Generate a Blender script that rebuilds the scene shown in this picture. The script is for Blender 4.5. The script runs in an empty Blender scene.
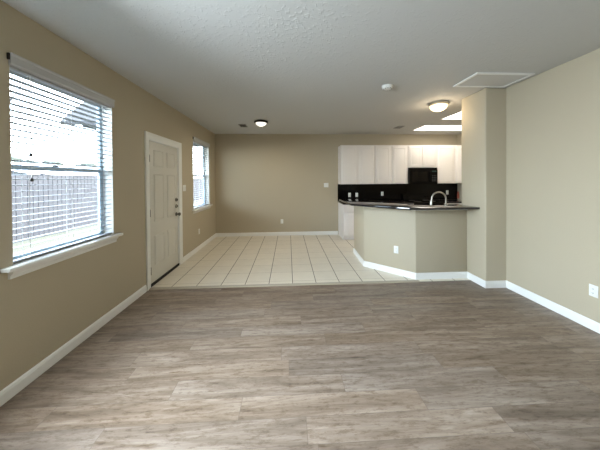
import bpy, bmesh, math, random
from mathutils import Vector, Matrix
random.seed(7)
sc = bpy.context.scene
COL = sc.collection
S = 1.115                      # the plan below is measured in units of 1.115 m
PI = math.pi

# ------------------------------------------------------------------ camera
cam = bpy.data.cameras.new('camera')
cam_o = bpy.data.objects.new('camera', cam); COL.objects.link(cam_o)
cam.sensor_width = 36.0; cam.sensor_fit = 'HORIZONTAL'
cam.lens = 241.3 / 600 * 36
cam.shift_y = -(225 - 182.3) / 600
cam.clip_start = 0.02
right = Vector((0.99878366, -0.04874284, -0.00743869))
upv = Vector((0.00790126, 0.00930418, 0.9999255))
fwd = Vector((0.04867, 0.99876802, -0.00967799))
M = Matrix((right, upv, -fwd)).transposed().to_4x4()
M.translation = Vector((0, 0, 1.3352 * S))
cam_o.matrix_world = M
sc.camera = cam_o

# ------------------------------------------------------------------ world, exposure
sc.view_settings.view_transform = 'Standard'
sc.view_settings.look = 'None'
sc.view_settings.gamma = 1
sc.view_settings.use_curve_mapping = False
sc.view_settings.exposure = 0.56
w = bpy.data.worlds.new('sky'); sc.world = w; w.use_nodes = True
nt = w.node_tree; nt.nodes.clear()
out = nt.nodes.new('ShaderNodeOutputWorld'); bg = nt.nodes.new('ShaderNodeBackground')
sky = nt.nodes.new('ShaderNodeTexSky'); sky.sky_type = 'NISHITA'; sky.sun_disc = False
sky.sun_elevation = math.radians(40); sky.sun_rotation = math.radians(60); sky.dust_density = 3
mixn = nt.nodes.new('ShaderNodeMix'); mixn.data_type = 'RGBA'
mixn.inputs[0].default_value = 0.12
mixn.inputs[6].default_value = (0.84, 0.93, 1.0, 1)
nt.links.new(sky.outputs[0], mixn.inputs[7])
nt.links.new(mixn.outputs[2], bg.inputs[0]); bg.inputs[1].default_value = 11.0
nt.links.new(bg.outputs[0], out.inputs[0])

def area(name, loc, rot, sx, sy, power, color, spread=180):
    l = bpy.data.lights.new(name, 'AREA'); l.shape = 'RECTANGLE'
    l.size = sx * S; l.size_y = sy * S; l.energy = power; l.color = color; l.spread = math.radians(spread)
    o = bpy.data.objects.new(name, l); COL.objects.link(o)
    o.location = Vector(loc) * S; o.rotation_euler = rot
    return o
# added lamp outside an invented, unseen left window, to light the room sideways
area('added_side_light', (-1.92, .87, 1.47), (0, math.radians(-62), 0), 1.3, .9, 150, (0.78, 0.90, 1.0), 150)
def portal(name, loc, rot, sx, sy):
    o = area(name, loc, rot, sx, sy, 1, (1, 1, 1)); o.data.cycles.is_portal = True
portal('sky_portal', (-1.875, 2.04, 1.45), (0, math.radians(-90), 0), 1.3, .88)
portal('sky_portal', (-1.875, 4.94, 1.45), (0, math.radians(-90), 0), 1.3, .88)

# ------------------------------------------------------------------ materials
def lin(c):
    return tuple(((v / 255 + 0.055) / 1.055) ** 2.4 if v / 255 > 0.04045 else v / 255 / 12.92 for v in c) + (1,)
def mat(name, rgb, rough=0.6, metal=0.0, spec=0.5, bump=None, var=0.0, vscale=3.0, coat=0.0, emit=None, estr=0.0, dist=0.002):
    m = bpy.data.materials.new(name); m.use_nodes = True
    n = m.node_tree.nodes; L = m.node_tree.links; b = n['Principled BSDF']
    c = lin(rgb); b.inputs['Base Color'].default_value = c
    b.inputs['Roughness'].default_value = rough; b.inputs['Metallic'].default_value = metal
    b.inputs['Specular IOR Level'].default_value = spec
    b.inputs['Coat Weight'].default_value = coat
    if emit: b.inputs['Emission Color'].default_value = lin(emit); b.inputs['Emission Strength'].default_value = estr
    tc = n.new('ShaderNodeTexCoord')
    if var:
        t = n.new('ShaderNodeTexNoise'); t.inputs['Scale'].default_value = vscale; t.inputs['Detail'].default_value = 4
        L.new(tc.outputs['Object'], t.inputs['Vector'])
        r = n.new('ShaderNodeMapRange'); r.inputs[3].default_value = 1 - var; r.inputs[4].default_value = 1 + var
        L.new(t.outputs[0], r.inputs[0])
        h = n.new('ShaderNodeHueSaturation'); h.inputs['Color'].default_value = c
        L.new(r.outputs[0], h.inputs['Value']); L.new(h.outputs[0], b.inputs['Base Color'])
    if bump:
        t = n.new('ShaderNodeTexNoise'); t.inputs['Scale'].default_value = bump[0]; t.inputs['Detail'].default_value = 3
        L.new(tc.outputs['Object'], t.inputs['Vector'])
        bp = n.new('ShaderNodeBump'); bp.inputs['Strength'].default_value = bump[1]; bp.inputs['Distance'].default_value = dist
        L.new(t.outputs[0], bp.inputs['Height']); L.new(bp.outputs[0], b.inputs['Normal'])
    return m
WALL = mat('khaki_wall_paint', (184, 173, 150), 0.62, bump=(90, 0.35), var=0.03, vscale=1.2, spec=0.35)
WHITE = mat('white_trim_paint', (240, 240, 236), 0.35, bump=(25, 0.05))
DOORW = mat('door_paint', (216, 213, 203), 0.4, bump=(30, 0.06))
CABW = mat('cabinet_white', (232, 226, 220), 0.35, bump=(30, 0.05))
PLATE = mat('plate_plastic', (235, 235, 230), 0.3, bump=(60, 0.03))
SLOT = mat('dark_slot', (25, 25, 25), 0.5, bump=(60, 0.03))
SLAT = mat('blind_slat', (134, 136, 139), 0.45, bump=(50, 0.05))
VALANCE = mat('blind_valance', (190, 190, 190), 0.45, bump=(50, 0.05))
CORD = mat('blind_cord', (225, 225, 220), 0.7, bump=(200, 0.1))
TASSEL = mat('dark_tassel', (38, 34, 32), 0.5, bump=(60, 0.05))
VINYL = mat('window_vinyl', (166, 186, 198), 0.4, bump=(40, 0.03))
BRONZE = mat('dark_bronze', (52, 42, 34), 0.35, 0.8, bump=(60, 0.05))
NICKEL = mat('brushed_nickel', (190, 186, 178), 0.28, 1.0, bump=(150, 0.05))
DULLMET = mat('satin_steel', (120, 116, 108), 0.35, 0.9, bump=(100, 0.05))
BLACK = mat('black_enamel', (5, 5, 6), 0.25, 0.0, 0.15, bump=(30, 0.02))
BGLASS = mat('black_glass', (4, 4, 5), 0.05, 0.0, 0.35, bump=(5, 0.01))
RUBBER = mat('black_rubber', (14, 13, 12), 0.6, bump=(80, 0.1))
ALU = mat('threshold_bronze', (60, 54, 48), 0.4, 0.6, bump=(80, 0.05))
FROST = mat('frosted_glass', (235, 235, 228), 0.25, bump=(20, 0.03), emit=(255, 250, 240), estr=0.8)
LIT = mat('lit_opal_glass', (250, 240, 215), 0.3, bump=(20, 0.03), emit=(255, 222, 165), estr=1.6)
TUBE = mat('lit_diffuser', (250, 245, 235), 0.4, bump=(200, 0.1), emit=(255, 246, 232), estr=2.5)
GRILLE = mat('vent_enamel', (150, 148, 142), 0.5, bump=(60, 0.05))
HATCH = mat('hatch_panel_paint', (205, 204, 200), 0.8, bump=(60, 0.3))
RED = mat('terracotta_cloth', (176, 98, 78), 0.8, bump=(120, 0.4))
FENCE = mat('weathered_fence', (38, 40, 45), 0.85, bump=(12, 0.4), var=0.25, vscale=4)
GRASS = mat('dry_grass', (62, 64, 50), 0.95, bump=(20, 0.5), var=0.3, vscale=2)
LEAF = mat('hedge_leaf', (36, 44, 36), 0.8, bump=(6, 0.6), var=0.35, vscale=5)
BARK = mat('grey_bark', (40, 37, 36), 0.9, bump=(15, 0.5), var=0.2, vscale=6)
PORCH = mat('porch_paint', (52, 56, 60), 0.7, bump=(20, 0.2))
SHINGLE = mat('roof_shingle', (48, 48, 50), 0.9, bump=(14, 0.6), var=0.2, vscale=9)
SHEDW = mat('shed_metal', (60, 64, 70), 0.5, bump=(10, 0.1))
SHEDR = mat('shed_roof', (205, 210, 220), 0.5, bump=(10, 0.1))
CONC = mat('slab_concrete', (140, 138, 132), 0.9, bump=(20, 0.3), var=0.1)

# knockdown ceiling texture
CEIL = mat('ceiling_paint', (200, 200, 197), 0.75, spec=0.3)
n = CEIL.node_tree.nodes; L = CEIL.node_tree.links; b = n['Principled BSDF']
tc = n.new('ShaderNodeTexCoord'); v = n.new('ShaderNodeTexNoise'); v.inputs['Scale'].default_value = 34; v.inputs['Detail'].default_value = 3; v.inputs['Distortion'].default_value = .6
L.new(tc.outputs['Object'], v.inputs['Vector'])
cr = n.new('ShaderNodeValToRGB'); cr.color_ramp.elements[0].position = .55; cr.color_ramp.elements[1].position = .66
L.new(v.outputs[0], cr.inputs[0])
bp = n.new('ShaderNodeBump'); bp.inputs['Strength'].default_value = .5; bp.inputs['Distance'].default_value = .003
L.new(cr.outputs[0], bp.inputs['Height']); L.new(bp.outputs[0], b.inputs['Normal'])

# polished granite
GRAN = mat('black_granite', (16, 15, 17), 0.06, spec=0.6)
n = GRAN.node_tree.nodes; L = GRAN.node_tree.links; b = n['Principled BSDF']
tc = n.new('ShaderNodeTexCoord'); v = n.new('ShaderNodeTexVoronoi'); v.inputs['Scale'].default_value = 160
L.new(tc.outputs['Object'], v.inputs['Vector'])
cr = n.new('ShaderNodeValToRGB'); cr.color_ramp.elements[0].color = lin((12, 11, 14)); cr.color_ramp.elements[1].color = lin((70, 64, 66))
cr.color_ramp.elements[0].position = .45; cr.color_ramp.elements[1].position = 1
L.new(v.outputs['Distance'], cr.inputs[0]); L.new(cr.outputs[0], b.inputs['Base Color'])

# ceramic tile: 12 inch cells with grout
def tile_mat():
    m = mat('ceramic_tile', (228, 220, 203), 0.38, spec=0.45)
    n = m.node_tree.nodes; L = m.node_tree.links; b = n['Principled BSDF']
    tc = n.new('ShaderNodeTexCoord'); sep = n.new('ShaderNodeSeparateXYZ'); L.new(tc.outputs['Object'], sep.inputs[0])
    def ma(op, a, bb=None):
        x = n.new('ShaderNodeMath'); x.operation = op
        if isinstance(a, (int, float)): x.inputs[0].default_value = a
        else: L.new(a, x.inputs[0])
        if bb is not None:
            if isinstance(bb, (int, float)): x.inputs[1].default_value = bb
            else: L.new(bb, x.inputs[1])
        return x.outputs[0]
    T = .3048 * S
    u = ma('DIVIDE', ma('ADD', sep.outputs[0], .2584 * S), T); vv = ma('DIVIDE', ma('ADD', sep.outputs[1], -3.185 * S), T)
    fu = ma('FRACT', u); fv = ma('FRACT', vv)
    du = ma('MINIMUM', fu, ma('SUBTRACT', 1, fu)); dv = ma('MINIMUM', fv, ma('SUBTRACT', 1, fv))
    d = ma('MULTIPLY', ma('MINIMUM', du, ma('ADD', ma('MULTIPLY', dv, 1.0), .0085)), T)
    mr = n.new('ShaderNodeMapRange'); mr.inputs[1].default_value = .0035; mr.inputs[2].default_value = .0055; L.new(d, mr.inputs[0])
    cb = n.new('ShaderNodeCombineXYZ'); L.new(ma('FLOOR', u), cb.inputs[0]); L.new(ma('FLOOR', vv), cb.inputs[1])
    wn = n.new('ShaderNodeTexWhiteNoise'); wn.noise_dimensions = '2D'; L.new(cb.outputs[0], wn.inputs['Vector'])
    ns = n.new('ShaderNodeTexNoise'); ns.inputs['Scale'].default_value = 7; ns.inputs['Detail'].default_value = 5; L.new(tc.outputs['Object'], ns.inputs['Vector'])
    val = ma('ADD', ma('MULTIPLY', wn.outputs[0], .05), ma('ADD', ma('MULTIPLY', ns.outputs[0], .14), .9))
    hs = n.new('ShaderNodeHueSaturation'); hs.inputs['Color'].default_value = lin((228, 220, 203)); L.new(val, hs.inputs['Value'])
    mx = n.new('ShaderNodeMix'); mx.data_type = 'RGBA'; L.new(mr.outputs[0], mx.inputs[0]); mx.inputs[6].default_value = lin((112, 96, 78)); L.new(hs.outputs[0], mx.inputs[7])
    L.new(mx.outputs[2], b.inputs['Base Color'])
    rr = n.new('ShaderNodeMapRange'); rr.inputs[3].default_value = .85; rr.inputs[4].default_value = .36; L.new(mr.outputs[0], rr.inputs[0]); L.new(rr.outputs[0], b.inputs['Roughness'])
    bp = n.new('ShaderNodeBump'); bp.inputs['Strength'].default_value = .6; bp.inputs['Distance'].default_value = .002; L.new(mr.outputs[0], bp.inputs['Height']); L.new(bp.outputs[0], b.inputs['Normal'])
    return m
TILE = tile_mat()

# vinyl plank: the mesh gives every plank its own tone and offset, the grain runs along it
def plank_mat():
    m = mat('vinyl_plank', (150, 138, 125), 0.42, spec=0.4)
    n = m.node_tree.nodes; L = m.node_tree.links; b = n['Principled BSDF']
    uv = n.new('ShaderNodeUVMap'); uv.uv_map = 'plank'
    at = n.new('ShaderNodeAttribute'); at.attribute_name = 'tone'
    sep = n.new('ShaderNodeSeparateColor'); L.new(at.outputs['Color'], sep.inputs[0])
    tc = n.new('ShaderNodeTexCoord')
    off = n.new('ShaderNodeVectorMath'); off.operation = 'ADD'
    sc_ = n.new('ShaderNodeVectorMath'); sc_.operation = 'SCALE'; sc_.inputs[3].default_value = 37; L.new(at.outputs['Color'], sc_.inputs[0])
    L.new(tc.outputs['Object'], off.inputs[0]); L.new(sc_.outputs[0], off.inputs[1])
    def noise(sx, sy, scale, det, rough=.6, dist=0.0):
        mp = n.new('ShaderNodeMapping'); mp.inputs['Scale'].default_value = (sx, sy, 1); L.new(off.outputs[0], mp.inputs[0])
        t = n.new('ShaderNodeTexNoise'); t.inputs['Scale'].default_value = scale; t.inputs['Detail'].default_value = det; t.inputs['Roughness'].default_value = rough
        t.inputs['Distortion'].default_value = dist
        L.new(mp.outputs[0], t.inputs['Vector']); return t.outputs[0]
    def ramp(src, stops):
        c = n.new('ShaderNodeValToRGB'); e = c.color_ramp.elements
        e[0].position, e[0].color = stops[0]; e[1].position, e[1].color = stops[1]
        for p_, c_ in stops[2:]:
            x = e.new(p_); x.color = c_
        L.new(src, c.inputs[0]); return c.outputs[0]
    def mix(kind, fac, a, b_):
        x = n.new('ShaderNodeMix'); x.data_type = 'RGBA'; x.blend_type = kind
        if isinstance(fac, (int, float)): x.inputs[0].default_value = fac
        else: L.new(fac, x.inputs[0])
        for i, q in ((6, a), (7, b_)):
            if isinstance(q, tuple): x.inputs[i].default_value = q
            else: L.new(q, x.inputs[i])
        return x.outputs[2]
    big = noise(1.1, 11, 1.0, 8, .68, .7)
    base = ramp(big, [(.26, lin((90, 76, 64))), (.74, lin((168, 155, 142))), (.5, lin((135, 120, 106)))])
    fine = ramp(noise(5, 90, 1.0, 5, .7), [(.3, (.80, .79, .78, 1)), (.7, (1.1, 1.1, 1.1, 1))])
    col = mix('MULTIPLY', .75, base, fine)
    sp = ramp(noise(12, 42, 1.0, 6, .8), [(.38, (.55, .49, .43, 1)), (.50, (1, 1, 1, 1))])
    col = mix('MULTIPLY', .7, col, sp)
    knot = ramp(noise(2.4, 13, 1.0, 3, .5, 1.2), [(.26, (.55, .47, .38, 1)), (.36, (1, 1, 1, 1))])
    col = mix('MULTIPLY', .75, col, knot)
    hs = n.new('ShaderNodeHueSaturation'); L.new(col, hs.inputs['Color'])
    tr = n.new('ShaderNodeMapRange'); tr.inputs[3].default_value = .80; tr.inputs[4].default_value = 1.20; L.new(sep.outputs[0], tr.inputs[0]); L.new(tr.outputs[0], hs.inputs['Value'])
    sr = n.new('ShaderNodeMapRange'); sr.inputs[3].default_value = .95; sr.inputs[4].default_value = 1.15; L.new(sep.outputs[1], sr.inputs[0]); L.new(sr.outputs[0], hs.inputs['Saturation'])
    # seam: UV holds the distance in metres from the plank's corner, blue and alpha-free size in 'size'
    at2 = n.new('ShaderNodeUVMap'); at2.uv_map = 'far'
    mn = n.new('ShaderNodeVectorMath'); mn.operation = 'MINIMUM'; L.new(uv.outputs[0], mn.inputs[0]); L.new(at2.outputs[0], mn.inputs[1])
    sx = n.new('ShaderNodeSeparateXYZ'); L.new(mn.outputs[0], sx.inputs[0])
    m2 = n.new('ShaderNodeMath'); m2.operation = 'MINIMUM'; L.new(sx.outputs[0], m2.inputs[0]); L.new(sx.outputs[1], m2.inputs[1])
    mr = n.new('ShaderNodeMapRange'); mr.inputs[1].default_value = .0; mr.inputs[2].default_value = .0022; L.new(m2.outputs[0], mr.inputs[0])
    col = mix('MIX', mr.outputs[0], lin((104, 92, 82)), hs.outputs[0])
    L.new(col, b.inputs['Base Color'])
    rg = n.new('ShaderNodeMapRange'); rg.inputs[3].default_value = .34; rg.inputs[4].default_value = .52; L.new(big, rg.inputs[0]); L.new(rg.outputs[0], b.inputs['Roughness'])
    bp = n.new('ShaderNodeBump'); bp.inputs['Strength'].default_value = .35; bp.inputs['Distance'].default_value = .001; L.new(fine, bp.inputs['Height']); L.new(bp.outputs[0], b.inputs['Normal'])
    return m
PLANK = plank_mat()

GLASS = bpy.data.materials.new('window_glass'); GLASS.use_nodes = True
n = GLASS.node_tree.nodes; L = GLASS.node_tree.links; n.clear()
o_ = n.new('ShaderNodeOutputMaterial'); mx = n.new('ShaderNodeMixShader'); tr = n.new('ShaderNodeBsdfTransparent'); gl = n.new('ShaderNodeBsdfGlossy')
tr.inputs[0].default_value = (.93, .95, .96, 1); gl.inputs['Roughness'].default_value = .02
fr = n.new('ShaderNodeFresnel'); fr.inputs[0].default_value = 1.45
geo = n.new('ShaderNodeNewGeometry'); mu = n.new('ShaderNodeMath'); mu.operation = 'MULTIPLY'
sb = n.new('ShaderNodeMath'); sb.operation = 'SUBTRACT'; sb.inputs[0].default_value = 1; L.new(geo.outputs['Backfacing'], sb.inputs[1])
L.new(fr.outputs[0], mu.inputs[0]); L.new(sb.outputs[0], mu.inputs[1])
L.new(mu.outputs[0], mx.inputs[0]); L.new(tr.outputs[0], mx.inputs[1]); L.new(gl.outputs[0], mx.inputs[2]); L.new(mx.outputs[0], o_.inputs[0])

# ------------------------------------------------------------------ mesh helpers
class MB:
    def __init__(s): s.bm = bmesh.new()
    def box(s, x0, x1, y0, y1, z0, z1, bev=0, seg=2):
        g = bmesh.ops.create_cube(s.bm, size=1)
        vs = g['verts']
        for v in vs:
            v.co = Vector(((x0 + x1) / 2 + v.co.x * (x1 - x0), (y0 + y1) / 2 + v.co.y * (y1 - y0), (z0 + z1) / 2 + v.co.z * (z1 - z0)))
        if bev:
            es = list({e for v in vs for e in v.link_edges})
            bmesh.ops.bevel(s.bm, geom=es, offset=bev, segments=seg, affect='EDGES', profile=.5)
        return s
    def prism(s, pts, z0, z1, bev=0, seg=2):
        """vertical prism over a counter-clockwise plan outline"""
        lo = [s.bm.verts.new((x, y, z0)) for x, y in pts]; hi = [s.bm.verts.new((x, y, z1)) for x, y in pts]
        fs = [s.bm.faces.new(lo[::-1]), s.bm.faces.new(hi)]
        k = len(pts)
        for i in range(k): fs.append(s.bm.faces.new((lo[i], lo[(i + 1) % k], hi[(i + 1) % k], hi[i])))
        if bev:
            es = list({e for f in fs for e in f.edges})
            bmesh.ops.bevel(s.bm, geom=es, offset=bev, segments=seg, affect='EDGES', profile=.5)
        return s
    def loft(s, rings, cap=True):
        R_ = [[s.bm.verts.new(p) for p in r] for r in rings]; k = len(rings[0])
        for a, b_ in zip(R_, R_[1:]):
            for i in range(k): s.bm.faces.new((a[i], a[(i + 1) % k], b_[(i + 1) % k], b_[i]))
        if cap: s.bm.faces.new(R_[0][::-1]); s.bm.faces.new(R_[-1])
        return s
    def lathe(s, c, prof, seg=32, axis='z'):
        """profile of (radius, height) turned round an axis through c"""
        rings = []
        for r, h in prof:
            ring = []
            for i in range(seg):
                a = 2 * PI * i / seg; p = (r * math.cos(a), r * math.sin(a), h)
                if axis == 'x': p = (p[2], p[0], p[1])
                if axis == 'y': p = (p[1], p[2], p[0])
                ring.append(Vector(c) + Vector(p))
            rings.append(ring)
        return s.loft(rings)
    def tube(s, pts, rad, seg=10):
        pts = [Vector(p) for p in pts]; rings = []; ref = None
        for i, p in enumerate(pts):
            d = (pts[min(i + 1, len(pts) - 1)] - pts[max(i - 1, 0)]).normalized()
            if ref is None: ref = Vector((0, 0, 1)) if abs(d.z) < .9 else Vector((1, 0, 0))
            a = d.cross(ref).normalized(); b_ = a.cross(d).normalized(); ref = b_
            r = rad[i] if isinstance(rad, (list, tuple)) else rad
            rings.append([p + a * r * math.cos(2 * PI * k / seg) + b_ * r * math.sin(2 * PI * k / seg) for k in range(seg)])
        return s.loft(rings)
    def build(s, name, m, parent=None, origin=None, smooth=False):
        bmesh.ops.recalc_face_normals(s.bm, faces=s.bm.faces)
        if parent is not None: origin = Vector(parent['o_'])
        elif origin is None: origin = Vector((0, 0, 0))
        origin = Vector(origin)
        for v in s.bm.verts: v.co = (v.co - origin) * S
        me = bpy.data.meshes.new(name); s.bm.to_mesh(me); s.bm.free(); me.materials.append(m)
        if smooth:
            for p in me.polygons: p.use_smooth = True
            if smooth is not True: me.set_sharp_from_angle(angle=math.radians(smooth))
        o = bpy.data.objects.new(name, me); COL.objects.link(o)
        o['o_'] = list(origin)
        if parent is not None: o.parent = parent
        else: o.location = origin * S
        return o
def tag(o, label=None, cat=None, group=None, kind=None):
    if label: o['label'] = label
    if cat: o['category'] = cat
    if group: o['group'] = group
    if kind: o['kind'] = kind
    return o
def thing(name, loc, label, cat, group=None):
    o = bpy.data.objects.new(name, None); COL.objects.link(o); o.empty_display_size = .05
    o.location = Vector(loc) * S; o['o_'] = list(loc)
    return tag(o, label, cat, group)
def struct(name, mb, m, parent=None, label=None, origin=None, **k):
    o = mb.build(name, m, parent, origin, **k)
    if parent is None: o['kind'] = 'structure'
    if label: o['label'] = label
    return o

XL, XR, YB, YF, H = -1.732, 2.664, 5.824, -2.3, 2.44
WT = .13
KX = 4.21                                  # kitchen's right wall
# ------------------------------------------------------------------ floors and ceiling
def plank_floor():
    L_, W_ = 1.09, .145
    special = {                            # row: (offset, {index: tone}) rows counted from y = 1.20
        0: (.09, {0: .80, 1: .45, -1: .52, -2: .40}),
        1: (.80, {0: .50, -1: .85, -2: .58}),
        2: (.35, {0: .42, -1: .60}),
        3: (-.005, {0: .26, 1: .38, -1: .66, -2: .62}),
        4: (-.063, {0: .62, 1: .55, -1: .80, -2: .42}),
        5: (.30, {0: .5, -1: .55, -2: .36}),
        6: (-.42, {0: .62, -1: .35}),
    }
    bm = bmesh.new(); uv = bm.loops.layers.uv.new('plank'); uf = bm.loops.layers.uv.new('far'); cl = bm.loops.layers.float_color.new('tone')
    r0 = math.floor((YF - 1.2) / W_); r1 = math.ceil((3.05 - 1.2) / W_)
    for r in range(r0, r1):
        off, tones = special.get(r, (random.uniform(0, L_), {}))
        y0, y1 = max(YF, 1.2 + r * W_), min(3.05, 1.2 + (r + 1) * W_)
        for k in range(-5, 5):
            a, b_ = off + k * L_, off + (k + 1) * L_
            x0, x1 = max(a, XL), min(b_, XR)
            t = tones.get(k, random.choice([.3, .42, .5, .55, .6, .7])); t2 = random.random(); t3 = random.random()
            if x1 <= x0 or y1 <= y0: continue
            vs = [bm.verts.new((x * S, y * S, 0)) for x, y in ((x0, y0), (x1, y0), (x1, y1), (x0, y1))]
            f = bm.faces.new(vs)
            for l_ in f.loops:
                x, y = l_.vert.co.x, l_.vert.co.y
                l_[uv].uv = (x - a * S, y - (1.2 + r * W_) * S); l_[uf].uv = (b_ * S - x, (1.2 + (r + 1) * W_) * S - y)
                l_[cl] = (t, t2, t3, 1)
    bmesh.ops.recalc_face_normals(bm, faces=bm.faces)
    if sum(f.normal.z for f in bm.faces) < 0: bmesh.ops.reverse_faces(bm, faces=bm.faces)
    me = bpy.data.meshes.new('floor'); bm.to_mesh(me); bm.free(); me.materials.append(PLANK)
    o = bpy.data.objects.new('floor', me); COL.objects.link(o); o['kind'] = 'structure'; o['label'] = 'grey-brown wood-look plank floor of the front room'
plank_floor()
b = MB(); b.prism([(XL - .02, 3.06), (KX, 3.06), (KX, YB), (XL - .02, YB)], -.03, .0)
struct('floor_tiled', b, TILE, label='cream square tile floor of the dining corner and kitchen')
b = MB(); b.box(XL, XR, YF, 3.06, -.06, -.004); struct('floor_base', b, CONC)
# reducer strip between planks and tile
STRIP = mat('transition_strip', (176, 166, 148), 0.5, bump=(40, .1))
b = MB(); b.loft([[(x, 3.035, .0), (x, 3.05, .007), (x, 3.085, .009), (x, 3.10, .0), (x, 3.10, -.003), (x, 3.035, -.003)] for x in (XL + .014, 1.70)])
struct('trim_1', b, STRIP, label='cream strip where plank floor meets tile')
SH_A = (2.82, 4.05, 4.83, 5.36); SH_B = (2.83, 4.05, 3.82, 4.36)
def slab_with_holes(x0, x1, y0, y1, holes, z0, z1):
    b = MB(); xs = sorted({x0, x1} | {h[0] for h in holes} | {h[1] for h in holes}); ys = sorted({y0, y1} | {h[2] for h in holes} | {h[3] for h in holes})
    for xa, xb in zip(xs, xs[1:]):
        for ya, yb in zip(ys, ys[1:]):
            cx, cy = (xa + xb) / 2, (ya + yb) / 2
            if any(h[0] < cx < h[1] and h[2] < cy < h[3] for h in holes): continue
            b.box(xa, xb, ya, yb, z0, z1)
    return b
b = slab_with_holes(XL - WT, KX + WT, YF - WT, YB + WT, [SH_A, SH_B], H, H + .12)
bmesh.ops.remove_doubles(b.bm, verts=b.bm.verts, dist=1e-5)
struct('ceiling', b, CEIL, label='pale grey ceiling with knockdown texture')

# ------------------------------------------------------------------ walls
W1 = (1.597, 2.478, .80, 2.10); W2 = (4.50, 5.385, .80, 2.10); DR = (3.085, 3.915, 0, 1.865); W3 = (.42, 1.32, .80, 2.10)
def wall_yz(x0, x1, y0, y1, holes):
    """wall lying in the y-z plane, holes as (y0, y1, z0, z1)"""
    b = MB(); ys = sorted({y0, y1} | {h[0] for h in holes} | {h[1] for h in holes}); zs = sorted({0, H} | {h[2] for h in holes} | {h[3] for h in holes})
    for a, c in zip(ys, ys[1:]):
        for d, e in zip(zs, zs[1:]):
            if any(h[0] < (a + c) / 2 < h[1] and h[2] < (d + e) / 2 < h[3] for h in holes): continue
            b.box(x0, x1, a, c, d, e)
    bmesh.ops.remove_doubles(b.bm, verts=b.bm.verts, dist=1e-5)
    ins = [f for f in b.bm.faces if all(len(e.link_faces) > 2 for e in f.edges)]
    return b
struct('wall_left', wall_yz(XL - WT, XL, YF - WT, YB + WT, [W1, W2, W3, DR]), WALL, label='khaki wall with two windows and the front door')
b = MB(); b.box(XL, KX + WT, YB, YB + WT, 0, H); struct('wall_back', b, WALL, label='khaki far wall behind dining corner and kitchen')
b = MB(); b.box(XR, XR + WT, YF - WT, 2.824, 0, H); struct('wall_right', b, WALL, label='plain khaki wall on the right')
b = MB(); b.prism([(2.40, 2.824), (KX, 2.824), (KX, 3.243), (2.40, 3.243)], 0, H, .018, 3)
struct('wall_divider', b, WALL, label='khaki wall end between front room and kitchen', smooth=40)
b = MB(); b.box(KX, KX + WT, 2.83, YB, 0, H); struct('wall_kitchen_right', b, WALL)
b = MB(); b.box(XL, XR, YF - WT, YF, 0, H); struct('wall_front', b, WALL)

# peninsula half wall
P0, P1, P2, P3 = (1.195, 4.365), (1.157, 3.653), (1.690, 3.127), (2.40, 3.127)
Q3, Q2, Q1, Q0 = (2.40, 3.243), (1.738, 3.243), (1.277, 3.70), (1.311, 4.365)
b = MB(); b.prism([P0, P1, P2, P3, Q3, Q2, Q1, Q0], 0, .948, .012, 2)
struct('wall_half', b, WALL, label='khaki half wall with angled corner under the breakfast bar', smooth=40)
b = MB(); b.prism([(P0[0] - .012, P0[1] + .012), (P1[0] - .015, P1[1] - .006), (P2[0] - .006, P2[1] - .014), (2.40, P3[1] - .014), (2.40, P3[1] + .01), (P2[0] + .01, P2[1] + .01), (P1[0] + .02, P1[1]), (P0[0] + .02, P0[1] + .012)], .918, .949)
struct('trim_2', b, WHITE, label='white trim strip under the bar top')

# baseboards: profile swept along a plan line with mitred corners; the wall is to the right of the walking direction
def baseboard(name, pts, label=None, side=1):
    prof = [(0, 0), (.0125, 0), (.0125, .062), (.010, .066), (.0095, .074), (.005, .082), (0, .084)]
    P = [Vector(p) for p in pts]; rings = []
    for i, p in enumerate(P):
        ns = []
        for a, c in ((i - 1, i), (i, i + 1)):
            if a >= 0 and c < len(P):
                d = (P[c] - P[a]).normalized(); ns.append(Vector((-d.y, d.x)) * side)
        nrm = sum(ns, Vector((0, 0)));
        if len(ns) == 2: nrm = nrm / (1 + ns[0].dot(ns[1]))
        rings.append([(p.x + nrm.x * q, p.y + nrm.y * q, z) for q, z in prof])
    b = MB(); b.loft(rings); return struct(name, b, WHITE, label=label)
baseboard('baseboard_left', [(XL, YF), (XL, 2.992)], 'white baseboard under the large window', -1)
baseboard('baseboard_left_far', [(XL, 4.008), (XL, YB), (1.20, YB)], 'white baseboard of the dining corner', -1)
baseboard('baseboard_right', [(XR, YF), (XR, 2.824), (2.40, 2.824), (2.40, 3.127), P2, P1, P0], 'white baseboard of right wall and half wall', 1)

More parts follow.
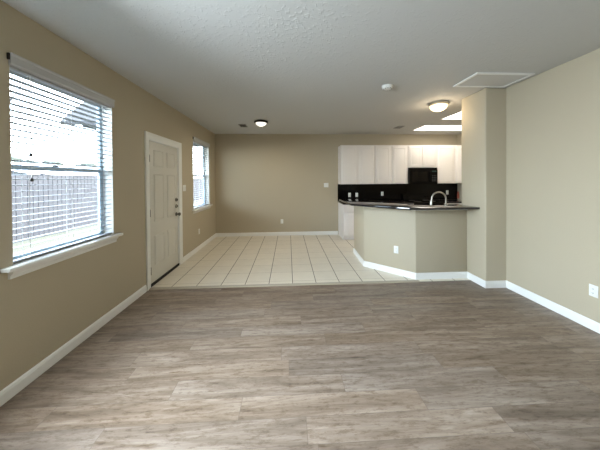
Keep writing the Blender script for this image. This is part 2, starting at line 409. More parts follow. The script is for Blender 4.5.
# ------------------------------------------------------------------ windows and blinds
def window(idx, W, lab):
    y0, y1, z0, z1 = W
    xo = XL - WT
    fr = MB()
    t = .035; xa, xb = xo + .005, xo + .035
    fr.box(xa, xb, y0, y0 + t, z0, z1, .003); fr.box(xa, xb, y1 - t, y1, z0, z1, .003)
    fr.box(xa, xb, y0, y1, z0, z0 + .02, .003); fr.box(xa, xb, y0, y1, z1 - t, z1, .003)
    f = struct('window_%d' % idx, fr, VINYL, label=lab, origin=(XL - .1, (y0 + y1) / 2, z0), smooth=40)
    zm = 1.435
    m = MB(); m.box(xb - .012, xb + .012, y0 + t, y1 - t, zm - .018, zm + .018, .003); m.build('meeting_rail', VINYL, f)
    m = MB()
    m.box(xb - .005, xb + .010, y0 + t, y0 + t + .022, z0 + t, zm - .018, .002); m.box(xb - .005, xb + .010, y1 - t - .022, y1 - t, z0 + t, zm - .018, .002)
    m.box(xb - .005, xb + .010, y0 + t, y1 - t, z0 + .02, z0 + t + .008, .002)
    m.build('lower_sash', VINYL, f)
    m = MB(); m.box(xa + .012, xa + .017, y0 + t, y1 - t, z0 + t, z1 - t); m.build('pane', GLASS, f)
    m = MB(); m.box(xb + .008, xb + .022, y0 + .40 * (y1 - y0), y0 + .40 * (y1 - y0) + .05, zm + .018, zm + .03, .003); m.build('sash_lock', DULLMET, f)
    m = MB(); e_ = .004
    m.box(XL - WT + .036, XL - .002, y0 + .0005, y0 + e_, z0 + .012, z1 - .0005); m.box(XL - WT + .036, XL - .002, y1 - e_, y1 - .0005, z0 + .012, z1 - .0005); m.box(XL - WT + .036, XL - .002, y0 + e_, y1 - e_, z1 - e_, z1 - .0005)
    m.build('reveal', PLATE, f)
    # stool and apron
    m = MB(); m.prism([(XL - WT + .04, y0), (XL - .001, y0), (XL, y0 - .068), (XL + .055, y0 - .068), (XL + .055, y1 + .055), (XL, y1 + .055), (XL - .001, y1), (XL - WT + .04, y1)], z0 - .012, z0 + .012, .004)
    m.build('window_sill', WHITE, f, smooth=40)
    m = MB(); m.loft([[(XL, y, z0 - .012), (XL + .035, y, z0 - .012), (XL + .03, y, z0 - .03), (XL + .016, y, z0 - .045), (XL + .014, y, z0 - .066), (XL, y, z0 - .066)] for y in (y0 - .028, y1 + .015)])
    m.build('apron', WHITE, f)
    return f
window(1, W1, 'large front window with white vinyl frame')
window(2, W2, 'narrow window beyond the front door')
def blind(W, label, cords):
    y0, y1, z0, z1 = W
    t = thing('window_blind', (XL - .03, (y0 + y1) / 2, z1), label, 'blind', 'white slatted blinds in the windows')
    m = MB(); m.box(XL - .05, XL - .004, y0 + .006, y1 - .006, z1 - .045, z1 - .004, .003); m.build('headrail', VALANCE, t)
    m = MB(); m.loft([[(XL + .003, y, z1 - .035), (XL + .014, y, z1 - .035), (XL + .018, y, z1 - .02), (XL + .018, y, z1 + .022), (XL + .024, y, z1 + .03), (XL + .024, y, z1 + .04), (XL + .003, y, z1 + .04)] for y in (y0 - .006, y1 + .008)])
    m.build('valance', VALANCE, t)
    m = MB(); m.box(XL + .001, XL + .016, y0 - .014, y0 - .0065, z1 - .004, z1 + .036, .001); m.build('bracket', TASSEL, t)
    m = MB(); zb = z0 + .045; k = int((z1 - .06 - zb) / .0402); xc = XL - .034; tilt = math.radians(3)
    for i in range(k + 1):
        z = z1 - .062 - i * .0402
        rg = []
        for y in (y0 + .008, y1 - .008):
            ring = []
            for q in (-1, -.5, 0, .5, 1):
                ring.append((xc + q * .0225, y, z + .0022 * (1 - q * q) + q * .0225 * math.tan(tilt)))
            ring += [(x, yy, zz - .0022) for x, yy, zz in ring[::-1]]
            rg.append(ring)
        m.loft(rg)
    m.build('slats', SLAT, t)
    m = MB(); m.box(xc - .022, xc + .022, y0 + .008, y1 - .008, z0 + .014, z0 + .03, .003); m.build('bottom_rail', SLAT, t)
    for f in (.13, .5, .87):
        y = y0 + f * (y1 - y0); m = MB()
        for x in (xc - .024, xc + .024): m.tube([(x, y, z0 + .03), (x, y, z1 - .05)], .0013, 5)
        m.build('ladder_cord', CORD, t)
    for f, zt in cords:
        y = y0 + f * (y1 - y0); m = MB(); m.tube([(xc + .034, y, z1 - .05), (xc + .034, y, zt)], .0012, 5); c = m.build('lift_cord', CORD, t)
        m = MB(); m.lathe((xc + .034, y, zt - .022), [(.002, .024), (.006, .02), (.0085, .008), (.0085, .002), (.006, 0)], 12); m.build('tassel', TASSEL, c, smooth=40)
blind(W1, 'open white slatted blind in the large window left of the front door', [(.135, 1.53), (.14, 1.36)])
blind(W2, 'open white slatted blind in the narrow window beyond the front door', [(.12, 1.4)])

window(3, W3, 'invented twin of the large window, added for side light, without a blind')  # made-up window out of view, added as the opening for the side lamp

# ------------------------------------------------------------------ front door
def panel_relief(m, axis, pos, sgn, a0, a1, z0, z1, d=.006, bw=.016):
    """raised panel with a sunk moulding on a face; axis 'x' face normal along x, 'y' along y"""
    def P(a, z, k): return (pos + sgn * k, a, z) if axis == 'x' else (a, pos + sgn * k, z)
    def ring(i, k): return [P(a0 + i, z0 + i, k), P(a1 - i, z0 + i, k), P(a1 - i, z1 - i, k), P(a0 + i, z1 - i, k)]
    m.loft([ring(0, -.004), ring(0, .0005), ring(bw * .35, d), ring(bw * .8, d * .35), ring(bw * 1.2, d * .3), ring(bw * 1.9, d * .95)])
dx = XL - .008
b = MB(); b.box(dx - .04, dx, 3.108, 3.892, .022, 1.845, .003)
W_ = 1.823; inch = W_ / 80
rows = [(9.5, 26.5), (34.5, 61.5), (66, 75.5)]
for r0_, r1_ in rows:
    for a0, a1 in ((3.108 + 4.6 * inch, 3.5 - 2.2 * inch), (3.5 + 2.2 * inch, 3.892 - 4.6 * inch)):
        panel_relief(b, 'x', dx, 1, a0, a1, .022 + r0_ * inch, .022 + r1_ * inch, .008)
door = struct('door_1', b, DOORW, label='white six-panel front door with deadbolts', origin=(dx, 3.108, 0), smooth=25)
b = MB(); b.box(dx - .012, dx + .012, 3.108, 3.892, .008, .036, .002); b.build('door_sweep', RUBBER, door)
for z in (.20, .93, 1.62):
    b = MB(); b.tube([(dx + .008, 3.104, z - .045), (dx + .008, 3.104, z + .045)], .009, 10); b.box(dx - .001, dx + .003, 3.106, 3.13, z - .045, z + .045); b.build('hinge', DULLMET, door, smooth=40)
for z in (1.045, .945):
    b = MB(); b.lathe((dx, 3.828, z), [(.03, 0), (.03, .006), (.024, .012), (.010, .014)], 20, 'x'); b.box(dx + .012, dx + .03, 3.822, 3.834, z - .016, z + .016, .003)
    d_ = b.build('deadbolt', DULLMET, door, smooth=40)
b = MB(); b.lathe((dx, 3.828, .82), [(.03, 0), (.03, .006), (.012, .01), (.011, .03), (.022, .037), (.027, .05), (.022, .062), (.008, .066)], 24, 'x'); b.build('door_knob', DULLMET, door, smooth=40)
b = MB()                                    # jamb
b.box(XL - WT, XL + .002, 3.085, 3.102, 0, 1.865); b.box(XL - WT, XL + .002, 3.898, 3.915, 0, 1.865); b.box(XL - WT, XL + .002, 3.085, 3.915, 1.850, 1.867)
b.build('jamb', WHITE, door)
b = MB()
def casing_ring(y, z): return None
cw = .083
path = [(3.092, 0), (3.092, 1.858), (3.908, 1.858), (3.908, 0)]
prof = [(0, 0), (0, .008), (.02, .012), (.045, .010), (.07, .017), (cw, .017), (cw, 0)]
rings = []
for i, (y, z) in enumerate(path):
    sy = -1 if i < 2 else 1; sz = 0 if i in (0, 3) else 1
    rings.append([(XL + h, y + sy * q, z + sz * q) for q, h in prof])
b.loft(rings); b.build('casing', WHITE, door)
b = MB(); b.loft([[(XL - WT, y, -.002), (XL - WT, y, .008), (XL - .05, y, .010), (XL - .01, y, .008), (XL + .004, y, 0), (XL + .004, y, -.002)] for y in (3.103, 3.897)]); b.build('threshold', ALU, door)

# ------------------------------------------------------------------ plates
def plate(name, c, nrm, kind, label, cat, group=None, gang=1):
    """wall plate: c centre on the wall, nrm plan direction it faces"""
    nx, ny = nrm; l_ = math.hypot(nx, ny); nx /= l_; ny /= l_
    t = thing(name, c, label, cat, group)
    def place(m):
        for v in m.bm.verts:
            x, y, z = v.co; v.co = Vector((c[0] - ny * x - nx * y, c[1] + nx * x - ny * y, c[2] + z))   # local -y faces the room
        return m
    w_ = .0314 * (1 if gang == 1 else 1.75); h_ = .0515
    m = MB(); m.box(-w_, w_, -.006, 0, -h_, h_, .0025); place(m).build('cover_plate', PLATE, t, smooth=40)
    if kind == 'outlet':
        for z in (-.0175, .0175):
            m = MB(); m.box(-.0145, .0145, -.009, -.005, z - .0125, z + .0125, .004); f = place(m).build('socket', PLATE, t, smooth=40)
            m = MB()
            for x in (-.0055, .0055): m.box(x - .001, x + .001, -.0094, -.0088, z - .002, z + .006)
            m.box(-.002, .002, -.0094, -.0088, z - .009, z - .005)
            place(m).build('slots', SLOT, f)
    else:
        for k in range(gang):
            x = (k - (gang - 1) / 2) * .042
            m = MB(); m.box(x - .0065, x + .0065, -.008, -.005, -.012, .012, .001); m.box(x - .004, x + .004, -.017, -.006, -.001, .008, .001); place(m).build('toggle', PLATE, t)
    return t
G = 'white electrical outlets'
plate('light_switch', (XL, 4.11, 1.215), (1, 0), 'switch', 'white double light switch between front door and narrow window', 'light switch', None, 2)
plate('light_switch', (.92, YB, 1.205), (0, -1), 'switch', 'white double light switch on the far khaki wall left of the cabinets', 'light switch', None, 2)
plate('wall_outlet', (XL, 4.75, .355), (1, 0), 'outlet', 'white outlet low on the left wall under the narrow window', 'outlet', G)
plate('wall_outlet', (-.158, YB, .34), (0, -1), 'outlet', 'white outlet low in the middle of the bare far wall', 'outlet', G)
plate('wall_outlet', (XR, 1.975, .345), (-1, 0), 'outlet', 'white outlet low on the right wall near the picture edge', 'outlet', G)
s2 = (P2[0] - P1[0], P2[1] - P1[1]); nd = (s2[1], -s2[0]); tt = .655
plate('wall_outlet', (P1[0] + s2[0] * tt, P1[1] + s2[1] * tt, .347), nd, 'outlet', 'white outlet on the angled face of the half wall', 'outlet', G)

# ------------------------------------------------------------------ kitchen: back run
CZ = .82
def cab_door(parent, x0, x1, z0, z1, yf, knob=None, name='door'):
    m = MB(); m.box(x0, x1, yf - .018, yf - .0005, z0, z1, .0025); panel_relief(m, 'y', yf - .018, -1, x0 + .04, x1 - .04, z0 + .04, z1 - .04, .006, .016)
    d = m.build(name, CABW, parent, smooth=25)
    if knob:
        m = MB(); m.lathe((knob[0], yf - .018, knob[1]), [(.006, 0), (.005, -.008), (.011, -.014), (.012, -.02), (.007, -.025)], 14, 'y'); m.build('knob', PLATE, d, smooth=40)
    return d
def upper(x0, x1, z0, z1, doors, label, first=False):
    t = thing('upper_cabinet', (x0, YB, z0), label, 'cabinet', 'white upper kitchen cabinets')
    m = MB(); m.box(x0, x1, YB - .315, YB - .001, z0, z1, .002); m.build('body', CABW, t)
    for a, c, kn in doors: cab_door(t, a, c, z0 + .012, z1 - .03, YB - .315, kn and (kn, z0 + .035))
    return t
UZ0, UZ1 = 1.228, 2.13
upper(1.216, 2.006, UZ0, UZ1, [(1.245, 1.585, 1.565), (1.655, 1.992, 1.675)], 'white double-door wall cabinet at the left end of the row')
upper(2.008, 2.795, UZ0, UZ1, [(2.022, 2.378, 2.358), (2.422, 2.765, 2.442)], 'white double-door wall cabinet left of the microwave')
upper(2.797, 3.468, 1.60, UZ1, [(2.815, 3.122, 3.105), (3.142, 3.450, 3.16)], 'short white wall cabinet above the microwave')
upper(3.470, 3.925, UZ0, UZ1, [(3.495, 3.885, 3.865)], 'white single-door wall cabinet right of the microwave')
upper(3.927, 4.205, UZ0, UZ1, [(3.945, 4.19, 3.965)], 'narrow white wall cabinet at the right end of the row')

b = MB(); b.box(1.20, 4.209, YB - .014, YB - .001, CZ, UZ0 - .001)
b.box(2.797, 3.468, YB - .0139, YB - .0011, UZ0, 1.30)
tag(b.build('backsplash', mat('black_backsplash', (6, 5, 6), .15, 0.0, .2, bump=(8, .02)), origin=(1.2, YB, CZ)), 'glossy black backsplash between counter and wall cabinets', 'backsplash')
for x, z, l_ in ((1.49, .962, 'left one of the outlet pair on the black backsplash'), (1.665, .962, 'right one of the outlet pair on the black backsplash'), (2.30, .985, 'white outlet on black backsplash left of the range'), (3.945, 1.0, 'white outlet on black backsplash behind the faucet, right of the range')):
    plate('wall_outlet', (x, YB - .0145, z), (0, -1), 'outlet', l_, 'outlet', G)

def base(name, x0, x1, y0, y1, label, doors, group='white base kitchen cabinets'):
    """front at y0 facing the camera"""
    t = thing(name, (x0, y1, 0), label, 'cabinet', group)
    m = MB(); m.box(x0, x1, y0, y1, .085, CZ - .032, .002); m.build('body', CABW, t)
    m = MB(); m.box(x0 + .002, x1 - .002, y0 + .06, y1, 0, .085); m.build('toe_kick', CABW, t)
    for a, c in doors:
        cab_door(t, a, c, .10, .60, y0, ((a + .03) if c - a > .3 else (c - .03), .56))
        m = MB(); m.box(a, c, y0 - .018, y0 - .0005, .62, CZ - .045, .0025); d = m.build('drawer', CABW, t)
        m = MB(); m.lathe(((a + c) / 2, y0 - .018, .70), [(.006, 0), (.005, -.008), (.011, -.014), (.012, -.02), (.007, -.025)], 14, 'y'); m.build('knob', PLATE, d, smooth=40)
    return t
BY = 5.235
base('base_cabinet', 1.213, 2.0, BY, YB - .001, 'white base cabinet at the open left end of the back counter', [(1.245, 1.60), (1.63, 1.98)])
base('base_cabinet', 2.002, 2.785, BY, YB - .001, 'white base cabinet left of the black range', [(2.02, 2.38), (2.41, 2.765)])
base('base_cabinet', 3.485, KX - .004, BY, YB - .001, 'white base cabinet right of the black range', [(3.50, 3.83), (3.86, 4.185)])
def counter(x0, x1, label):
    b = MB(); b.box(x0, x1, BY - .028, YB - .0155, CZ - .031, CZ - .0005, .004)
    tag(b.build('countertop', GRAN, origin=(x0, YB, CZ), smooth=40), label, 'countertop')
counter(1.195, 2.790, 'black granite countertop left of the range')
counter(3.480, KX - .002, 'black granite countertop right of the range')

# range
t = thing('kitchen_range', (3.135, YB, 0), 'black freestanding range under the microwave', 'range')
x0, x1 = 2.795, 3.475
b = MB(); b.box(x0, x1, BY - .01, YB - .02, .03, CZ - .01, .003); b.box(x0 + .03, x1 - .03, BY + .05, YB - .03, 0, .03); b.build('body', BLACK, t)
b = MB(); b.box(x0, x1, BY - .02, YB - .05, CZ - .01, CZ + .004, .003); ct = b.build('cooktop', BGLASS, t)
for (cx, cy, r) in ((2.96, 5.40, .085), (3.31, 5.40, .07), (2.96, 5.65, .07), (3.31, 5.65, .085)):
    m = MB(); m.lathe((cx, cy, CZ + .0042), [(r, 0), (r, .0006), (r - .004, .0006)], 28); m.build('burner_ring', DULLMET, ct)
b = MB(); b.loft([[(x, YB - .09, CZ + .003), (x, YB - .055, CZ + .15), (x, YB - .018, CZ + .15), (x, YB - .018, CZ + .003)] for x in (x0, x1)]); bg_ = b.build('backguard', BLACK, t)
for x in (2.85, 2.92, 3.35, 3.42):
    m = MB(); m.lathe((x, YB - .072, CZ + .085), [(.018, 0), (.016, -.018), (.006, -.02)], 16, 'y'); m.build('knob', BLACK, bg_, smooth=40)
b = MB(); b.box(x0 + .012, x1 - .012, BY - .035, BY - .011, .20, .70, .004); dd = b.build('oven_door', BLACK, t)
b = MB(); b.box(x0 + .12, x1 - .12, BY - .037, BY - .0352, .30, .55); b.build('oven_window', BGLASS, dd)
b = MB(); b.tube([(x0 + .06, BY - .036, .64), (x0 + .06, BY - .07, .65), (x1 - .06, BY - .07, .65), (x1 - .06, BY - .036, .64)], .009); b.build('oven_handle', BLACK, dd, smooth=40)
b = MB(); b.box(x0 + .012, x1 - .012, BY - .03, BY - .011, .05, .18, .004); b.build('drawer', BLACK, t)

# microwave
t = thing('microwave', (3.135, YB, 1.222), 'black over-the-range microwave hung under the short cabinet', 'microwave')
x0, x1 = 2.800, 3.465; z0, z1 = 1.222, 1.598; yf = YB - .37
b = MB(); b.box(x0, x1, yf, YB - .016, z0, z1, .004); b.build('body', BLACK, t)
b = MB(); b.box(x0 + .003, x0 + .50, yf - .02, yf - .001, z0 + .012, z1 - .045, .004); dd = b.build('door', BLACK, t)
b = MB(); b.box(x0 + .06, x0 + .42, yf - .0215, yf - .0202, z0 + .06, z1 - .09, .0004); b.build('door_window', BGLASS, dd)
b = MB(); b.tube([(x0 + .475, yf - .021, z0 + .05), (x0 + .475, yf - .045, z0 + .065), (x0 + .475, yf - .045, z1 - .10), (x0 + .475, yf - .021, z1 - .085)], .008); b.build('handle', BLACK, dd, smooth=40)
b = MB(); b.box(x0 + .505, x1 - .003, yf - .02, yf - .001, z0 + .012, z1 - .045, .004); cp = b.build('control_panel', BLACK, t)
b = MB(); b.box(x0 + .525, x1 - .03, yf - .0215, yf - .0202, z1 - .10, z1 - .07); b.build('display', mat('dim_display', (40, 60, 58), .2, bump=(9, .01)), cp)
KEY = mat('keypad_grey', (40, 40, 42), .4, bump=(9, .01))
for i in range(4):
    for j in range(3):
        b = MB(); b.box(x0 + .53 + j * .038, x0 + .556 + j * .038, yf - .0212, yf - .0202, z0 + .06 + i * .04, z0 + .08 + i * .04); b.build('key', KEY, cp)
b = MB()
for i in range(4): b.box(x0 + .01, x1 - .01, yf - .012, yf - .002, z1 - .038 + i * .009, z1 - .034 + i * .009)
b.build('vent_grille', BLACK, t)

# ------------------------------------------------------------------ peninsula: bar top, sink counter
BZ0, BZ1 = .950, .977
def ccw(p):
    a = sum(p[i][0] * p[(i + 1) % len(p)][1] - p[(i + 1) % len(p)][0] * p[i][1] for i in range(len(p)))
    return p if a > 0 else p[::-1]
bar = [(.930, 4.40), (.926, 3.52), (1.50, 2.915), (2.396, 2.905), (2.396, 3.29), (1.79, 3.29), (1.35, 3.73), (1.37, 4.40)]
b = MB(); b.prism(ccw(bar), BZ0, BZ1, .003, 2)
tag(b.build('bar_top', GRAN, origin=(1.6, 3.2, BZ0), smooth=40), 'polished black granite breakfast bar on the half wall', 'countertop')
SX0, SX1, SY0, SY1 = 1.95, 2.62, 3.36, 3.74
t = thing('sink_cabinet', (2.8, 3.5, 0), 'white sink cabinet behind the half wall', 'cabinet')
b = MB(); b.prism([(1.86, 3.25), (KX - .004, 3.25), (KX - .004, 3.82), (1.86, 3.82)], .085, CZ - .20); b.build('body', CABW, t)
b = MB(); b.box(1.87, KX - .01, 3.25, 3.77, 0, .085); b.build('toe_kick', CABW, t)
b = MB(); b.box(1.86, KX - .004, 3.80, 3.8205, CZ - .20, CZ - .032); b.build('apron_panel', CABW, t)
b = slab_with_holes(1.80, KX - .002, 3.2455, 3.85, [(SX0, SX1, SY0, SY1)], CZ - .031, CZ)
bmesh.ops.remove_doubles(b.bm, verts=b.bm.verts, dist=1e-5)
tag(b.build('countertop', GRAN, origin=(2.8, 3.5, CZ)), 'black granite sink counter behind the breakfast bar', 'countertop')
b = MB()
for a in ((SX0 - .012, SX1 + .012, SY0 - .012, SY0 + .003), (SX0 - .012, SX1 + .012, SY1 - .003, SY1 + .012), (SX0 - .012, SX0 + .003, SY0, SY1), (SX1 - .003, SX1 + .012, SY0, SY1)): b.box(*a, CZ + .0005, CZ + .004)
for a in ((SX0 + .001, SX1 - .001, SY0 + .001, SY0 + .003), (SX0 + .001, SX1 - .001, SY1 - .003, SY1 - .001), (SX0 + .001, SX0 + .003, SY0, SY1), (SX1 - .003, SX1 - .001, SY0, SY1)): b.box(*a, CZ - .16, CZ + .001)
b.box(SX0 + .001, SX1 - .001, SY0 + .001, SY1 - .001, CZ - .163, CZ - .16)
tag(b.build('sink', NICKEL, origin=(2.28, 3.55, CZ - .16)), 'steel sink basin set in the counter behind the bar', 'sink')
# faucet: tall arc, spout to the left
fx, fy = 2.225, 3.305
t = thing('faucet', (fx, fy, CZ), 'brushed nickel gooseneck faucet rising behind the breakfast bar', 'faucet')
r = .092; top = 1.055
pts = [(fx, fy, CZ + .04), (fx, fy, .95), (fx, fy, top)]
dxx, dyy = -.97, .24
for i in range(1, 13):
    a = PI * i / 12; d = r * (1 - math.cos(a)); pts.append((fx + dxx * d, fy + dyy * d, top + r * math.sin(a)))
pts.append((fx + dxx * 2 * r - .003, fy + dyy * 2 * r, top - .02))
b = MB(); b.tube(pts, .0105, 14); b.build('spout', NICKEL, t, smooth=40)
e = pts[-1]; b = MB(); b.tube([e, (e[0] - .004, e[1], e[2] - .02), (e[0] - .010, e[1], e[2] - .085)], [.0125, .014, .0165], 14); b.build('spray_head', NICKEL, t, smooth=40)
b = MB(); b.lathe((fx, fy, CZ + .0005), [(.026, 0), (.026, .006), (.019, .012), (.017, .075), (.012, .08)], 24); b.build('base', NICKEL, t, smooth=40)
b = MB(); b.tube([(fx + .015, fy, CZ + .05), (fx + .045, fy, CZ + .055), (fx + .08, fy, CZ + .09)], [.008, .007, .005], 10); b.build('handle', NICKEL, t, smooth=40)

# small terracotta cloth hung on the kitchen's right wall
t = thing('dish_towel', (KX, 5.765, .94), 'small terracotta cloth hanging at the right end of the backsplash', 'cloth')
b = MB(); b.lathe((KX, 5.765, 1.03), [(.008, 0), (.008, -.012), (.003, -.014), (.003, -.03), (.006, -.033)], 10, 'x'); b.build('hook', NICKEL, t)
b = MB(); rg = []
for zi in range(9):
    z = 1.025 - zi * .022; wv = .012 + .02 * min(1, zi / 3); ring = []
    for k in range(20):
        a = 2 * PI * k / 20; rr = 1 + .18 * math.sin(5 * a + zi * .3)
        ring.append((KX - .018 + .010 * math.cos(a) * rr, 5.765 + wv * math.sin(a) * rr, z))
    rg.append(ring)
b.loft(rg); b.build('cloth', RED, t, smooth=60)

# ------------------------------------------------------------------ ceiling fittings
def lamp_bowl(c, label, rb, metal, glass, power, finial, band):
    t = thing('ceiling_light', (c[0], c[1], H), label, 'ceiling light')
    b = MB(); b.lathe((c[0], c[1], H), [(rb * .9, 0), (rb, -.008), (rb, -band), (rb * .93, -band - .006)] if not finial else [(rb * .75, 0), (rb * .95, -.010), (rb, -.022), (rb, -.034), (rb * .82, -.042)], 40); b.build('canopy', metal, t, smooth=50)
    z0 = -band - .004 if not finial else -.032
    prof = [(rb * .92 * math.cos(a), z0 - (.080 if not finial else .075) * math.sin(a)) for a in [i * PI / 2 / 9 for i in range(9)]] + [(.004, z0 - (.080 if not finial else .075))]
    if finial: prof = [(rb * .80, -.030), (rb * .79, -.042), (rb * .70, -.060), (rb * .54, -.078), (rb * .34, -.094), (rb * .16, -.104), (.004, -.108)]
    b = MB(); b.lathe((c[0], c[1], H), prof, 40); b.build('glass_bowl', glass, t, smooth=60)
    if finial:
        b = MB(); b.lathe((c[0], c[1], H - .106), [(.004, 0), (.012, -.004), (.012, -.010), (.005, -.016), (.007, -.024), (.002, -.030)], 14); b.build('finial', metal, t, smooth=40)
    if power:
        l = bpy.data.lights.new('bulb', 'AREA' if finial else 'POINT'); l.energy = power; l.color = (1, .80, .55) if not finial else (1, .88, .70); setattr(l, 'size' if finial else 'shadow_soft_size', .12 if finial else .09)
        o = bpy.data.objects.new('bulb', l); COL.objects.link(o); o.parent = t; o.location = (0, 0, -.17 * S)
lamp_bowl((-.498, 4.54), 'dark bronze ceiling light with frosted bowl over the dining corner', .130, BRONZE, FROST, 10, True, .03)
lamp_bowl((2.193, 3.419), 'lit warm flush ceiling light with metal band by the kitchen', .128, NICKEL, LIT, 5, False, .035)
t = thing('smoke_detector', (1.183, 2.814, H), 'round white smoke detector on the ceiling', 'smoke detector')
b = MB(); b.lathe((1.183, 2.814, H), [(.066, 0), (.066, -.010), (.060, -.012), (.058, -.030), (.045, -.038), (.01, -.040)], 32); b.build('housing', PLATE, t, smooth=40)
b = MB()
for k in range(10):
    a = 2 * PI * k / 10; b.box(1.183 + .045 * math.cos(a) - .006, 1.183 + .045 * math.cos(a) + .006, 2.814 + .045 * math.sin(a) - .006, 2.814 + .045 * math.sin(a) + .006, H - .0385, H - .034)
b.build('vent_slots', GRILLE, t)
def vent(c, sx, sy, label):
    t = thing('ceiling_vent', (c[0], c[1], H), label, 'air vent', 'ceiling air vents')
    b = MB()
    for a in ((-sx, sx, -sy, -sy + .02), (-sx, sx, sy - .02, sy), (-sx, -sx + .015, -sy + .02, sy - .02), (sx - .015, sx, -sy + .02, sy - .02)): b.box(c[0] + a[0], c[0] + a[1], c[1] + a[2], c[1] + a[3], H - .008, H, .001)
    b.build('frame', GRILLE, t)
    b = MB(); n_ = 7
    for i in range(n_):
        x = c[0] - sx + .02 + (2 * sx - .04) * i / (n_ - 1); b.loft([[(x - .004, y, H - .002), (x + .003, y, H - .012), (x + .005, y, H - .011), (x - .002, y, H - .001)] for y in (c[1] - sy + .02, c[1] + sy - .02)])
    b.build('louvers', GRILLE, t)
    b = MB(); b.box(c[0] - sx + .01, c[0] + sx - .01, c[1] - sy + .01, c[1] + sy - .01, H - .0015, H - .0003); b.build('duct_opening', SLOT, t)
vent((-.90, 4.92), .075, .13, 'small grey ceiling vent left of the bronze light')
vent((2.35, 5.01), .075, .12, 'small grey ceiling vent in front of the upper cabinets')
# attic hatch
t = thing('attic_hatch', (2.29, 2.61, H), 'square attic access hatch in the ceiling before the wall end', 'hatch')
hx0, hx1, hy0, hy1 = 1.965, 2.60, 2.42, 2.79
b = MB(); tw = .03
b.box(hx0, hx1, hy0, hy0 + tw, H - .014, H, .002); b.box(hx0, hx1, hy1 - tw, hy1, H - .014, H, .002); b.box(hx0, hx0 + tw, hy0 + tw, hy1 - tw, H - .014, H, .002); b.box(hx1 - tw, hx1, hy0 + tw, hy1 - tw, H - .014, H, .002)
b.build('trim_frame', WHITE, t)
b = MB(); b.box(hx0 + tw, hx1 - tw, hy0 + tw, hy1 - tw, H - .008, H - .001); b.build('panel', HATCH, t)
# recessed fluorescent fixtures
def troffer(hh, label, power):
    t = thing('ceiling_panel_light', ((hh[0] + hh[1]) / 2, (hh[2] + hh[3]) / 2, H), label, 'ceiling light', 'recessed kitchen ceiling lights')
    b = MB(); x0, x1, y0, y1 = hh; e = .012
    for a in ((x0, x1, y0, y0 + e), (x0, x1, y1 - e, y1), (x0, x0 + e, y0 + e, y1 - e), (x1 - e, x1, y0 + e, y1 - e)): b.box(*a, H - .003, H + .10)
    b.box(x0, x1, y0, y1, H + .10, H + .115)
    b.build('housing', WHITE, t)
    b = MB(); b.box(x0 + e, x1 - e, y0 + e, y1 - e, H + .015, H + .022); b.build('diffuser', TUBE, t)
    l = area('tube_light', ((x0 + x1) / 2, (y0 + y1) / 2, H - .002), (0, 0, 0), x1 - x0 - .05, y1 - y0 - .05, power, (1, .93, .82), 170)
    l.parent = t; l.location = (0, 0, .010 * S)
troffer(SH_A, 'bright recessed ceiling light nearest the upper cabinets', 3.5)
troffer(SH_B, 'bright recessed ceiling light behind the round lit lamp', 8)

# ------------------------------------------------------------------ outside the left wall
b = MB(); b.box(-22, XL - WT - .001, -8, 30, -.25, -.15); struct('ground', b, GRASS, label='dry lawn outside the windows')
t = thing('garden_fence', (-6.6, 10, -.15), 'weathered grey board fence across the yard outside the window', 'fence')
b = MB(); y = -2.0
while y < 26:
    h = 1.50 + random.uniform(-.02, .02); b.box(-6.62, -6.60, y, y + .118, -.13, h); y += .132
b.build('fence_boards', FENCE, t)
b = MB()
for z in (.15, .75, 1.3): b.box(-6.66, -6.621, -2, 26, z, z + .06)
b.build('fence_rails', FENCE, t)
for k in range(13):
    b = MB(); b.box(-6.74, -6.661, -1.9 + k * 2.2, -1.82 + k * 2.2, -.15, 1.56); b.build('fence_post', FENCE, t)
t = thing('garden_shed', (-10.5, 12.0, -.15), 'pale metal shed roof showing above the fence', 'shed')
b = MB(); b.box(-12, -9.2, 9.0, 15.0, -.15, 1.7); b.build('wall', SHEDW, t)
b = MB(); b.loft([[(-9.0, y, 1.66), (-10.6, y, 2.10), (-12.2, y, 1.66), (-12.2, y, 1.60), (-10.6, y, 2.02), (-9.0, y, 1.60)] for y in (8.8, 15.2)]); b.build('roof', SHEDR, t)
def bush(c, r, label):
    t = thing('hedge_tree', (c[0], c[1], -.15), label, 'tree', 'leafy trees beyond the fence')
    b = MB(); b.tube([(c[0], c[1], -.15), (c[0] + .05, c[1], c[2] - r * .5)], .12, 8); b.build('trunk', BARK, t)
    b = MB()
    for k in range(46):
        v = Vector((random.gauss(0, 1), random.gauss(0, 1), random.gauss(0, 1))).normalized() * random.uniform(.5, 1) * r
        p = Vector(c) + Vector((v.x, v.y * 1.3, v.z * .62)); q = bmesh.ops.create_icosphere(b.bm, subdivisions=2, radius=random.uniform(.16, .3) * r)
        for w_ in q['verts']: w_.co = w_.co * random.uniform(.8, 1.2) + p
    b.build('crown', LEAF, t)
for i, (c, r, l_) in enumerate([((-15, 12.0, 1.9), 1.3, 'low leafy tree beyond the fence at the left of the window view'), ((-16, 15.6, 1.9), 1.4, 'leafy tree behind the middle of the shed'),
     ((-15, 19.5, 1.8), 1.3, 'leafy tree beyond the shed at the right of the window view'), ((-17, 8.5, 1.7), 1.3, 'rounded tree far left beyond the fence')]): bush(c, r, l_)
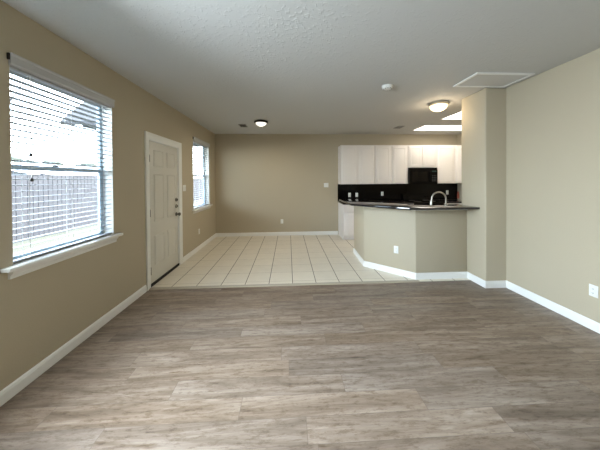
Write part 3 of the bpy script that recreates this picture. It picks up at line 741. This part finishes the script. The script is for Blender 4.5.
# bare tree
t = thing('bare_tree', (-5.4, 3.9, -.15), 'leafless tree with thin grey branches outside the large window', 'tree')
random.seed(21)
b = MB(); b.tube([(-5.4, 3.9, -.15), (-5.35, 3.95, 1.0), (-5.4, 3.9, 2.2)], [.09, .075, .06], 9); b.build('trunk', BARK, t)
def branch(m, p, d, l_, r, n_):
    pts = [p]; rad = [r]
    for i in range(4):
        d = (d + Vector((random.uniform(-.2, .2), random.uniform(-.2, .2), random.uniform(-.12, .18)))).normalized(); p = p + d * l_ / 4; pts.append(p); rad.append(r * (1 - .17 * (i + 1)))
    m.tube(pts, rad, 5)
    if n_:
        for k in range(3):
            q = pts[random.choice((2, 3, 4))]; branch(m, q, (d + Vector((random.uniform(-.9, .9), random.uniform(-.9, .9), random.uniform(-.4, .5)))).normalized(), l_ * .68, rad[-1] * .8, n_ - 1)
for k in range(6):
    a = 2 * PI * k / 6 + .3; m = MB(); branch(m, Vector((-5.4, 3.9, 1.7 + .1 * k)), Vector((math.cos(a), math.sin(a), .75)).normalized(), 1.7, .022, 3); m.build('branch', BARK, t)
# gabled canopy over the front door, on the outer wall
t = thing('porch_canopy', (XL - WT, 3.6, 2.1), 'small grey gabled porch roof outside over the front door', 'porch roof')
xa, xb = XL - WT - .002, -2.95
b = MB(); b.loft([[(x, 3.62, 2.12), (x, 3.62, 2.30), (x, 3.74, 2.30), (x, 3.74, 2.12)] for x in (xa, xb)]); b.loft([[(x, 5.2, 2.12), (x, 5.2, 2.30), (x, 5.32, 2.30), (x, 5.32, 2.12)] for x in (xa, xb)])
b.box(xb, xb + .1, 3.74, 5.2, 2.12, 2.30); b.build('beam', PORCH, t)
b = MB(); b.box(xb + .1, xa, 3.74, 5.2, 2.16, 2.18); b.build('soffit', PORCH, t)
b = MB(); b.loft([[(x, 3.42, 2.16), (x, 4.47, 3.2), (x, 5.52, 2.16), (x, 5.52, 2.10), (x, 4.47, 3.12), (x, 3.42, 2.10)] for x in (xa, xb - .12)]); b.build('roof', SHINGLE, t)
b = MB(); b.loft([[(x, 3.6, 2.28), (x, 5.34, 2.28), (x, 4.47, 3.10)] for x in (xb + .02, xb + .06)]); b.build('gable', PORCH, t)
for o in bpy.data.objects:
    if 'o_' in o: del o['o_']
